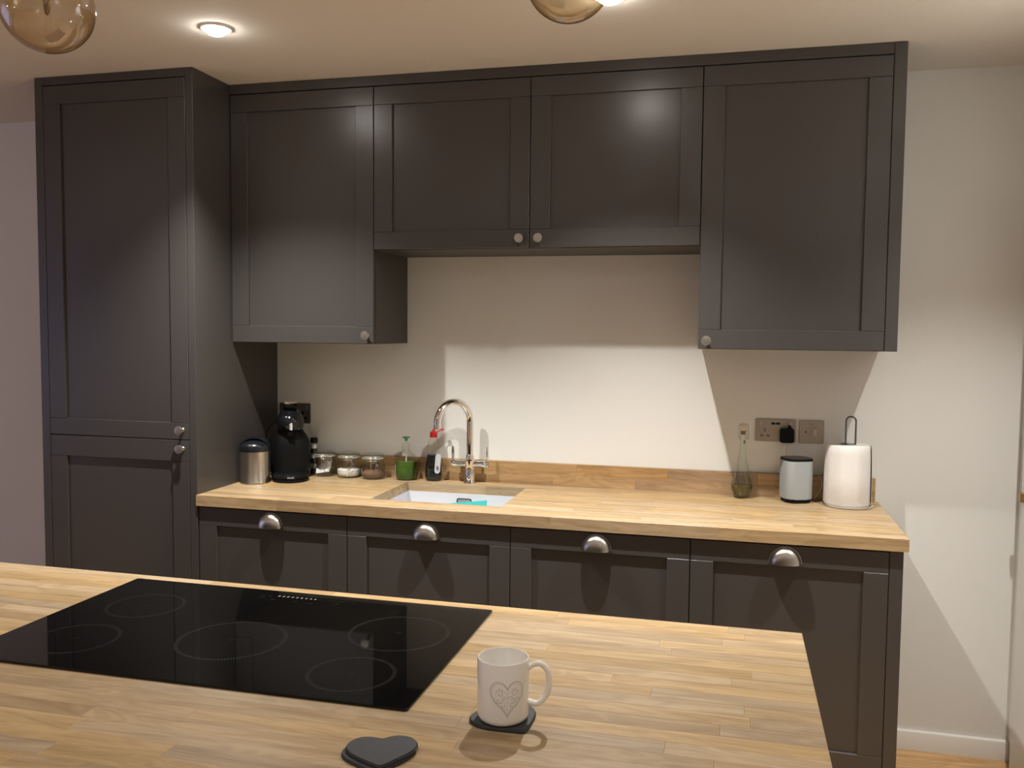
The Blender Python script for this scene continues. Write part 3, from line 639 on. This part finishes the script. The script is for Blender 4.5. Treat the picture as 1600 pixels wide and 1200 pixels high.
# ------------------------------------------------------------------ pump soap
t = thing('soap_dispenser', 'clear pump bottle of green hand soap with green pump top', 'soap bottle', (0.612, -0.050, Z_TOP + 0.0002), math.radians(20))
b_ = B(); lathe(b_, [(0, .001), (.037, .001), (.0415, .006), (.0425, .04), (.0415, .078), (.036, .098), (.024, .112), (.0135, .120), (.0130, .124)], 44, sy=.86, cap=False); obj('bottle_wall', b_, 'plasticclear', t, smooth=60)
b_ = B(); lathe(b_, [(0, .0025), (.036, .0025), (.0400, .007), (.0410, .04), (.0402, .076), (0, .0762)], 44, sy=.85); obj('liquid_soap', b_, 'greenliq', t, smooth=60)
b_ = B(); lathe(b_, [(.0150, .118), (.0158, .122), (.0158, .136), (.012, .145), (.0065, .152), (.0045, .156), (.0045, .160)], 32); obj('pump_collar', b_, 'plasticclear', t)
b_ = B(); lathe(b_, [(.0025, .02), (.0025, .12)], 10); obj('dip_tube', b_, 'rubber', t)
b_ = B(); lathe(b_, [(.0045, .158), (.0050, .164), (.009, .169), (.0155, .1725), (.0155, .1755), (0, .1765)], 28); tube(b_, [(0, 0, .172), (0, -.012, .172), (0, -.021, .169)], [.005, .0045, .003], 10); obj('pump_head', b_, 'green', t)
b_ = B(); box(b_, -.0433, -.0422, -.014, .002, .024, .060); obj('label_panel', b_, 'label', t, smooth=0)
# ------------------------------------------------------------------ washing-up liquid
t = thing('dish_soap', 'clear bottle of dark washing-up liquid with open red flip cap left of the tap', 'soap bottle', (0.727, -0.042, Z_TOP + 0.0002), math.radians(20))
b_ = B(); blob(b_, [(.001, 0, 0, .030, .022), (.005, 0, 0, .0330, .0245), (.03, 0, 0, .0335, .0250), (.06, 0, 0, .0320, .0240), (.10, 0, 0, .0275, .0220), (.125, 0, 0, .0235, .0200), (.138, 0, 0, .0245, .0205), (.158, 0, 0, .0235, .0195), (.170, 0, 0, .0175, .0150), (.178, 0, 0, .0140, .0130)], 40, 2.2); obj('bottle_wall', b_, 'plasticclear', t, smooth=60)
b_ = B(); blob(b_, [(.003, 0, 0, .029, .0208), (.006, 0, 0, .0318, .0233), (.03, 0, 0, .0323, .0238), (.06, 0, 0, .0308, .0228), (.098, 0, 0, .0268, .0213), (.1062, 0, 0, .0255, .0205)], 40, 2.2); obj('dark_liquid', b_, 'darkliq', t, smooth=60)
b_ = B(); lathe(b_, [(.0150, .177), (.0155, .180), (.0150, .196), (.0095, .202), (.0050, .204), (.0040, .210), (0, .210)], 32); obj('cap', b_, 'red', t, label='red cap')
b_ = B(); tube(b_, [(.012, 0, .196), (.019, 0, .201), (.026, 0, .2055)], .0022, 8); lathe(b_, [(0, -.0035), (.0075, -.0025), (.0085, 0.0), (.0075, .0025), (0, .0035)], 20, (.034, 0, .2085), sx=1.05, sy=.9); obj('flip_top', b_, 'red', t, label='open red flip top')
b_ = B(); pr = rrect(-.0115, .0115, -.040, .040, .011, 6); prism(b_, pr, 0, .0008); xform(b_, Matrix.Translation((.0165, -.0228, .072)) @ Matrix.Rotation(math.radians(14), 4, 'Z') @ Matrix.Rotation(math.radians(4), 4, 'Y') @ TO_FRONT); obj('label_panel', b_, 'label', t, label='pale oval label')
b_ = B()
for k in range(6): box(b_, .010 + k * .0016, .0108 + k * .0016, -.0255, -.0240, .047, .062)
obj('barcode', b_, 'labeldark', t, smooth=0)

# ------------------------------------------------------------------ swing-top oil bottle
t = thing('oil_bottle', 'pear-shaped swing-top glass bottle with a little olive oil in the bottom', 'bottle', (1.940, -0.051, Z_TOP + 0.0002), math.radians(28))
prof = [(0, .003), (.018, .001), (.024, .002), (.031, .012), (.0385, .030), (.0400, .044), (.0375, .058), (.0315, .072), (.0270, .090), (.0215, .118), (.0155, .145), (.0118, .172), (.0108, .200), (.0108, .222), (.0130, .226), (.0130, .236), (.0110, .238), (.0110, .246)]
b_ = B(); lathe(b_, prof, 48, cap=False); obj('bottle_wall', b_, 'bottleglass', t, smooth=60)
b_ = B(); lathe(b_, [(0, .004), (.018, .004), (.024, .006), (.0295, .013), (.0365, .030), (.0378, .042), (.0370, .0485), (0, .0487)], 48); obj('olive_oil', b_, 'oil', t, smooth=60)
for k in range(9):
    a = 2 * PI * k / 9; b_ = B(); tube(b_, [(.0392 * math.cos(a), .0392 * math.sin(a), .047), (.0355 * math.cos(a + .18), .0355 * math.sin(a + .18), .064), (.0275 * math.cos(a + .30), .0275 * math.sin(a + .30), .088)], [.0022, .0020, .0008], 8); obj('glass_flute', b_, 'bottleglass', t)
b_ = B(); lathe(b_, [(.0085, .236), (.0095, .247), (.0125, .250)], 28); obj('seal', b_, 'rust', t)
b_ = B(); lathe(b_, [(.0110, .2503), (.0135, .255), (.0135, .264), (.0125, .272), (.0085, .2765), (0, .2775)], 28); obj('stopper', b_, 'cork', t)
b_ = B()
for s_ in (-1, 1):
    tube(b_, spline([(s_ * .0145, 0, .274), (s_ * .0185, -.001, .270), (s_ * .0200, -.002, .245), (s_ * .0210, -.004, .225)], 4), .0011, 6)
    tube(b_, spline([(s_ * .0210, -.004, .225), (s_ * .0150, -.006, .218), (s_ * .0125, .0, .229)], 4), .0011, 6)
tube(b_, [(-.0145, 0, .274), (.0145, 0, .274)], .0012, 6); obj('wire_bail', b_, 'wire', t)
b_ = B(); box(b_, -.004, .003, -.0135, -.0120, .203, .216, .0003); obj('catch', b_, 'darkwire', t, smooth=0)

# ------------------------------------------------------------------ smart speaker
t = thing('speaker', 'grey upright speaker with black top and base, left of the paper towels', 'speaker', (2.130, -0.068, Z_TOP + 0.0002), math.radians(20))
obj('speaker_grille', prism(B(), rrect(-.050, .050, -.050, .050, .028, 8), .014, .152, .003, 3), 'speaker', t, smooth=20)
obj('speaker_base', prism(B(), rrect(-.046, .046, -.046, .046, .026, 8), .0, .0142, .004, 3), 'black', t, smooth=20)
obj('top_plate', prism(B(), rrect(-.050, .050, -.050, .050, .028, 8), .1522, .160, .003, 3), 'black', t, smooth=20)
b_ = B(); prism(b_, rrect(-.044, .044, -.044, .044, .025, 8), .1602, .1606); obj('touch_panel', b_, 'lid', t)
tag(obj('power_cable', tube(B(), spline([(2.100, -.022, 1.117), (2.099, -.018, 1.105), (2.095, -.014, 1.092), (2.100, -.013, 1.072), (2.118, -.012, 1.045), (2.145, -.012, 1.0), (2.170, -.014, .985), (2.205, -.013, 1.008), (2.222, -.013, .985), (2.226, -.012, .962), (2.215, -.011, .935), (2.200, -.0125, .9135)], 6), .0017, 8), 'rubber'), 'thin grey cable hanging from the black plug behind the grey speaker', 'cable')

# ------------------------------------------------------------------ paper towels on a holder
t = thing('towel_holder', 'chrome paper towel holder with round base and wire loop, at the worktop\'s right end', 'paper towel holder', (2.303, -0.092, Z_TOP + 0.0002))
b_ = B(); lathe(b_, [(0, 0), (.083, 0), (.0855, .002), (.0855, .005), (.081, .0075), (0, .008)], 56, (0.004, -0.003, 0)); obj('base_disc', b_, 'chrome', t)
b_ = B(); xo = .0165; pts = [(-xo, 0, .008), (-xo, 0, .10), (-xo, 0, .215), (-xo, 0, .290)] + [(-xo * math.cos(PI * k / 12), 0, .302 + xo * 1.0 * math.sin(PI * k / 12)) for k in range(13)] + [(xo, 0, .290), (xo, 0, .215), (xo, 0, .10), (xo, 0, .008)]
bmesh.ops.translate(b_, vec=(0, 0, 0), verts=b_.verts); pts = [(p[0] + .007, p[1], p[2]) for p in pts]; tube(b_, pts, .0032, 12); obj('wire_loop', b_, 'darkwire', t)
b_ = B(); lathe(b_, [(.026, .2205), (.026, .2225), (0, .224)], 28); obj('collar', b_, 'darkwire', t)
# the roll
t = thing('paper_towel_roll', 'large white paper towel roll standing on the chrome holder', 'paper towels', (2.303, -0.092, Z_TOP + 0.0085))
b_ = B(); seg = 80; rings = []
for r, z in ((.0205, .002), (.0205, .0), (.0755, .0), (.0785, .004), (.0780, .10), (.0765, .18), (.0745, .205), (.0715, .2105), (.0205, .2115), (.0205, .2090)):
    rings.append([b_.verts.new(((r + (.0008 * math.sin(9 * a) + .0006 * math.sin(17 * a + z * 20) if r > .06 else 0)) * math.cos(a), (r + (.0008 * math.sin(9 * a) if r > .06 else 0)) * math.sin(a), z)) for a in [2 * PI * i / seg for i in range(seg)]])
for k in range(len(rings)):
    A, Bq = rings[k], rings[(k + 1) % len(rings)]
    for i in range(seg): b_.faces.new((A[i], A[(i + 1) % seg], Bq[(i + 1) % seg], Bq[i]))
obj('paper', b_, 'paper', t, smooth=40)
b_ = B(); V = []      # loose outer sheet with a lifted edge
for i in range(13):
    a = math.radians(-20 + 5 * i); rr = .0800 + .0035 * max(0, (8 - i) / 8) ** 2
    V.append([b_.verts.new((rr * (1 - .05 * (z / .21) ** 3) * math.cos(a), rr * (1 - .05 * (z / .21) ** 3) * math.sin(a), z)) for z in (.003, .05, .10, .15, .19, .2085)])
for A, Bq in zip(V, V[1:]):
    for k in range(5): b_.faces.new((A[k], A[k + 1], Bq[k + 1], Bq[k]))
bmesh.ops.recalc_face_normals(b_, faces=b_.faces); bmesh.ops.solidify(b_, geom=b_.faces, thickness=0.0006); obj('loose_sheet', b_, 'paper', t, smooth=50)
b_ = B(); lathe(b_, [(.0200, .001), (.0200, .2113)], 32, cap=False); lathe(b_, [(.0186, .2113), (.0186, .001)], 32, cap=False); obj('cardboard_core', b_, 'cork', t)

# ------------------------------------------------------------------ sockets and switch
def plate_thing(name, label, cat, x0, x1, z0, z1, mat):
    t = thing(name, label, cat, ((x0 + x1) / 2, YB - .0003, (z0 + z1) / 2))
    b_ = B(); prism(b_, rrect(-(x1 - x0) / 2, (x1 - x0) / 2, -(z1 - z0) / 2, (z1 - z0) / 2, .005, 4), 0, .005, .0015); xform(b_, TO_FRONT); obj('faceplate', b_, mat, t, smooth=20); return t
def fplate(t, name, x, z, w, h, d0, d1, mat, r=.001, lab=None):
    b_ = B(); prism(b_, rrect(x - w / 2, x + w / 2, z - h / 2, z + h / 2, r, 3), d0, d1, min(.0004, (d1 - d0) / 3), 1); xform(b_, TO_FRONT); o = obj(name, b_, mat, t)
    if lab: o['label'] = lab
    return o
def screw(t, x, z, mat='plate'):
    b_ = B(); lathe(b_, [(.0025, .005), (.0025, .0056), (0, .0058)], 14); xform(b_, Matrix.Translation((x, 0, z)) @ TO_FRONT); obj('screw', b_, mat, t)
t = plate_thing('double_socket', 'brushed steel double power socket with two USB ports and a black plug in it', 'socket', 1.984, 2.131, 1.1165, 1.2025, 'plate')
for s_ in (-1, 1):
    cx = s_ * .0375
    # rocker switch, earth hole and two pin holes on each side
    fplate(t, 'rocker', (-.053 if s_ < 0 else .053), .0235, .0105, .0185, .005, .0085, 'steel', lab='small metal rocker switch')
    fplate(t, 'pin_hole', cx - .001, .001, .0085, .0145, .0048, .0053, 'labeldark', .003)
    for q in (-1, 1): fplate(t, 'pin_hole', cx + q * .0115, -.0205, .0130, .0085, .0048, .0053, 'labeldark', .0035)
for q in (-1, 1): fplate(t, 'usb_port', q * .0085, .0255, .0150, .0080, .0048, .0054, 'black', .001)
for q in (-1, 1): screw(t, q * .062, .0)
t2 = thing('plug_adapter', 'chunky square black plug in the steel double socket', 'plug', (2.098, YB - .0062, 1.1435))
b_ = B(); prism(b_, rrect(-.0255, .0255, -.0265, .0265, .008, 5), 0, .030, .004, 3); xform(b_, TO_FRONT); obj('plug_body', b_, 'black', t2, smooth=20)
b_ = B(); prism(b_, [(.0, .024), (.017, .024), (.0145, .034), (.008, .040), (.004, .034)], .002, .016, .001); xform(b_, TO_FRONT); obj('plug_tab', b_, 'black', t2)
t = plate_thing('fused_switch', 'brushed steel fused switch plate right of the double socket', 'switch', 2.1415, 2.2295, 1.1155, 1.2015, 'plate')
fplate(t, 'fuse_holder', -.0145, .0, .022, .026, .005, .0060, 'plate'); fplate(t, 'fuse_slot', -.0205, -.001, .0035, .008, .0060, .0064, 'black')
fplate(t, 'rocker', .0105, -.002, .0145, .0265, .005, .0095, 'steel', lab='metal rocker switch'); fplate(t, 'rocker_highlight', .0105, -.001, .010, .006, .0095, .0101, 'chrome')
b_ = B(); lathe(b_, [(.0028, .005), (.0028, .0060), (0, .0064)], 14); xform(b_, Matrix.Translation((0, 0, .028)) @ TO_FRONT); obj('indicator', b_, 'labeldark', t)
t = plate_thing('corner_socket', 'brushed steel double power socket in shade, half hidden behind the coffee machine', 'socket', 0.010, 0.156, 1.1175, 1.2035, 'shadedplate')
for s_ in (-1, 1):
    cx = s_ * .0375
    fplate(t, 'rocker', (-.053 if s_ < 0 else .053), .0235, .0105, .0185, .005, .0085, 'shadedplate')
    fplate(t, 'pin_hole', cx, .001, .0085, .0145, .0048, .0053, 'black', .003)
    for q in (-1, 1): fplate(t, 'pin_hole', cx + q * .0115, -.0205, .0130, .0085, .0048, .0053, 'black', .0035)
for q in (-1, 1): screw(t, q * .062, .0, 'shadedplate')

# ------------------------------------------------------------------ slate coasters and mug
def heart(size, n=48, blend=0.0):
    pts = []
    for i in range(n):
        a = 2 * PI * i / n; x = 16 * math.sin(a) ** 3; yv = 13 * math.cos(a) - 5 * math.cos(2 * a) - 2 * math.cos(3 * a) - math.cos(4 * a)
        c_, s_ = 15.2 * math.sin(a), 13.2 * math.cos(a) - 1.8; k = blend
        pts.append(((x * (1 - k) + c_ * k) / 32 * size, (yv * (1 - k) + s_ * k + 2.5) / 32 * size))
    return pts
def coaster(x, y, z, size, rot, label, group, seed, th=.0055):
    rnd = random.Random(seed); pts = [(a * (1 + rnd.uniform(-.012, .012)), b * 1.04 * (1 + rnd.uniform(-.012, .012))) for a, b in heart(size, 48, 0.42)]
    b_ = B(); lay = []
    for z_, k in ((0, .985), (.0010, 1.0), (th * .45, 1.004), (th * .55, .985), (th - .0008, .975), (th, .962)):
        lay.append([b_.verts.new((a * k * (1 + rnd.uniform(-.006, .006)), b * k * (1 + rnd.uniform(-.006, .006)), z_)) for a, b in pts])
    n = len(pts)
    for A, Bq in zip(lay, lay[1:]):
        for i in range(n): b_.faces.new((A[i], A[(i + 1) % n], Bq[(i + 1) % n], Bq[i]))
    b_.faces.new(lay[0]); tf = b_.faces.new(lay[-1]); bmesh.ops.triangulate(b_, faces=[f for f in b_.faces if len(f.verts) > 4])
    me = finish(b_, 30); me.materials.append(M['slate']); me.materials.append(M['slate_dark'])
    for p in me.polygons: p.material_index = 0 if p.normal.z > 0.9 else 1
    o = obj('slate_coaster', me, 'slate'); o.location = (x, y, z); o.rotation_euler = (0, 0, rot); tag(o, label, 'coaster', group); return o
coaster(1.5655, -2.0975, Z_TOP + .0002, .115, math.radians(45), 'dark heart-shaped slate coaster under the white mug', 'slate heart coasters', 1, .0062)
coaster(1.4160, -2.2630, Z_TOP + .0002, .109, math.radians(20), 'lower heart-shaped slate coaster of the stacked pair at the front edge', 'slate heart coasters', 2)
coaster(1.4190, -2.2580, Z_TOP + .0059, .107, math.radians(20), 'upper heart-shaped slate coaster of the stacked pair at the front edge', 'slate heart coasters', 3)
MX, MY, MZ = 1.5585, -2.1010, Z_TOP + .0067
t = thing('mug', 'white porcelain mug with a grey lacy heart print standing on a slate coaster', 'mug', (MX, MY, MZ))
R_, H_ = .0408, .0985
b_ = B(); lathe(b_, [(0, .002), (.030, .002), (.031, 0), (.034, .0005), (.0385, .004), (R_, .010), (R_, H_ - .002), (R_ - .0008, H_), (R_ - .0025, H_), (R_ - .0034, H_ - .002), (R_ - .0038, .012), (.033, .006), (0, .0055)], 72, cap=False); obj('cup', b_, 'mug', t, smooth=50)
b_ = B(); ha = math.radians(4)
hp = spline([(R_ - .002, 0, .083), (R_ + .010, 0, .0905), (R_ + .020, 0, .0905), (R_ + .0290, 0, .081), (R_ + .0320, 0, .064), (R_ + .0300, 0, .047), (R_ + .0220, 0, .034), (R_ + .012, 0, .0275), (R_ - .002, 0, .0305)], 6)
tube(b_, hp, .0045, 14); bmesh.ops.scale(b_, vec=(1, 1.35, 1), verts=b_.verts); xform(b_, Matrix.Rotation(ha, 4, 'Z')); obj('handle', b_, 'mug', t, smooth=60)
# heart print wrapped on the cup (flat print)
b_ = B(); ctr_a = math.radians(-66); cz = .0445; rp = R_ + .00015
def P2(u, v): a = ctr_a + u / R_; return Vector((rp * math.cos(a), rp * math.sin(a), cz + v))
def stroke(pts, w, closed=False):
    n = len(pts); L_ = []
    for i, (u, v) in enumerate(pts):
        a = pts[(i + 1) % n] if (closed or i < n - 1) else pts[i]; c = pts[i - 1] if (closed or i > 0) else pts[i]
        dx, dy = a[0] - c[0], a[1] - c[1]; l = math.hypot(dx, dy) or 1; nx, ny = -dy / l * w / 2, dx / l * w / 2
        L_.append((b_.verts.new(P2(u + nx, v + ny)), b_.verts.new(P2(u - nx, v - ny))))
    for i in range(n if closed else n - 1):
        A, Bq = L_[i], L_[(i + 1) % n]; b_.faces.new((A[0], Bq[0], Bq[1], A[1]))
def hz(s): return [(x * s, y * s * 1.12 + .0005) for x, y in heart(1.0, 60)]
stroke(hz(.0545), .0014, True); stroke(hz(.0495), .0007, True)
stroke([(0, .012), (0, -.021)], .0007)
def curl(u, v, r, a0, turns, s=1):
    stroke([(u + r * (1 - k / 18) * math.cos(a0 + s * turns * 2 * PI * k / 18), v + r * (1 - k / 18) * math.sin(a0 + s * turns * 2 * PI * k / 18)) for k in range(17)], .0011)
for s_ in (-1, 1):
    curl(s_ * .012, .010, .0065, 0 if s_ > 0 else PI, 1.4, s_); curl(s_ * .006, .002, .0045, PI if s_ > 0 else 0, 1.3, -s_); curl(s_ * .014, -.001, .0045, 0, 1.3, s_); curl(s_ * .007, -.009, .0040, 1.0, 1.2, s_)
    stroke([(s_ * .001, .010), (s_ * .006, .013), (s_ * .010, .018), (s_ * .015, .0185)], .0006); stroke([(s_ * .001, -.004), (s_ * .006, -.003), (s_ * .012, -.006)], .0006)
    for (u, v) in ((.003, -.0145), (.018, .008), (.008, .0165), (.0185, .003), (.010, -.0035), (.013, .016)):
        k = [(s_ * u + .0009 * math.cos(PI * q / 3), v + .0009 * math.sin(PI * q / 3)) for q in range(6)]; b_.faces.new([b_.verts.new(P2(*p)) for p in k])
obj('heart_print', b_, 'print', t, smooth=0, label='grey lacy heart print')

# ------------------------------------------------------------------ amber globe pendants
def pendant(x, y, z, r, label):
    t = thing('globe_pendant', label, 'pendant light', (x, y, z), group='amber globe pendants')
    def prof(R): return [(R * math.cos(a), R * math.sin(a)) for a in [-PI / 2 + (PI / 2 + 1.15) * k / 30 for k in range(31)]]
    b_ = B(); p = prof(r); p[0] = (0, -r); lathe(b_, p, 64, cap=False); obj('glass_globe', b_, 'amber', t, smooth=80)
    zt = r * math.sin(1.15); rt = r * math.cos(1.15)
    b_ = B(); lathe(b_, [(rt + .003, zt - .002), (rt + .003, zt + .004), (.020, zt + .010), (.018, zt + .060), (.006, zt + .066)], 32); obj('fitting', b_, 'brass', t)
    b_ = B(); lathe(b_, [(.0025, zt + .064), (.0025, ZC - z - .02)], 10); obj('cord', b_, 'black', t)
    b_ = B(); lathe(b_, [(.05, ZC - z - .001), (.05, ZC - z - .018), (.006, ZC - z - .024)], 32); obj('ceiling_rose', b_, 'brass', t)
    b_ = B(); lathe(b_, [(.011, zt - .001), (.011, zt - .030), (.009, zt - .034), (.006, .005), (.004, -.012), (0, -.016)], 20); obj('bulb', b_, 'filament', t)
pendant(0.7094, -2.07, 2.0864, .0790, 'amber glass globe pendant hanging at the top left corner')
pendant(1.5955, -1.82, 2.1573, .0795, 'amber glass globe pendant hanging above the middle of the wall cabinets')
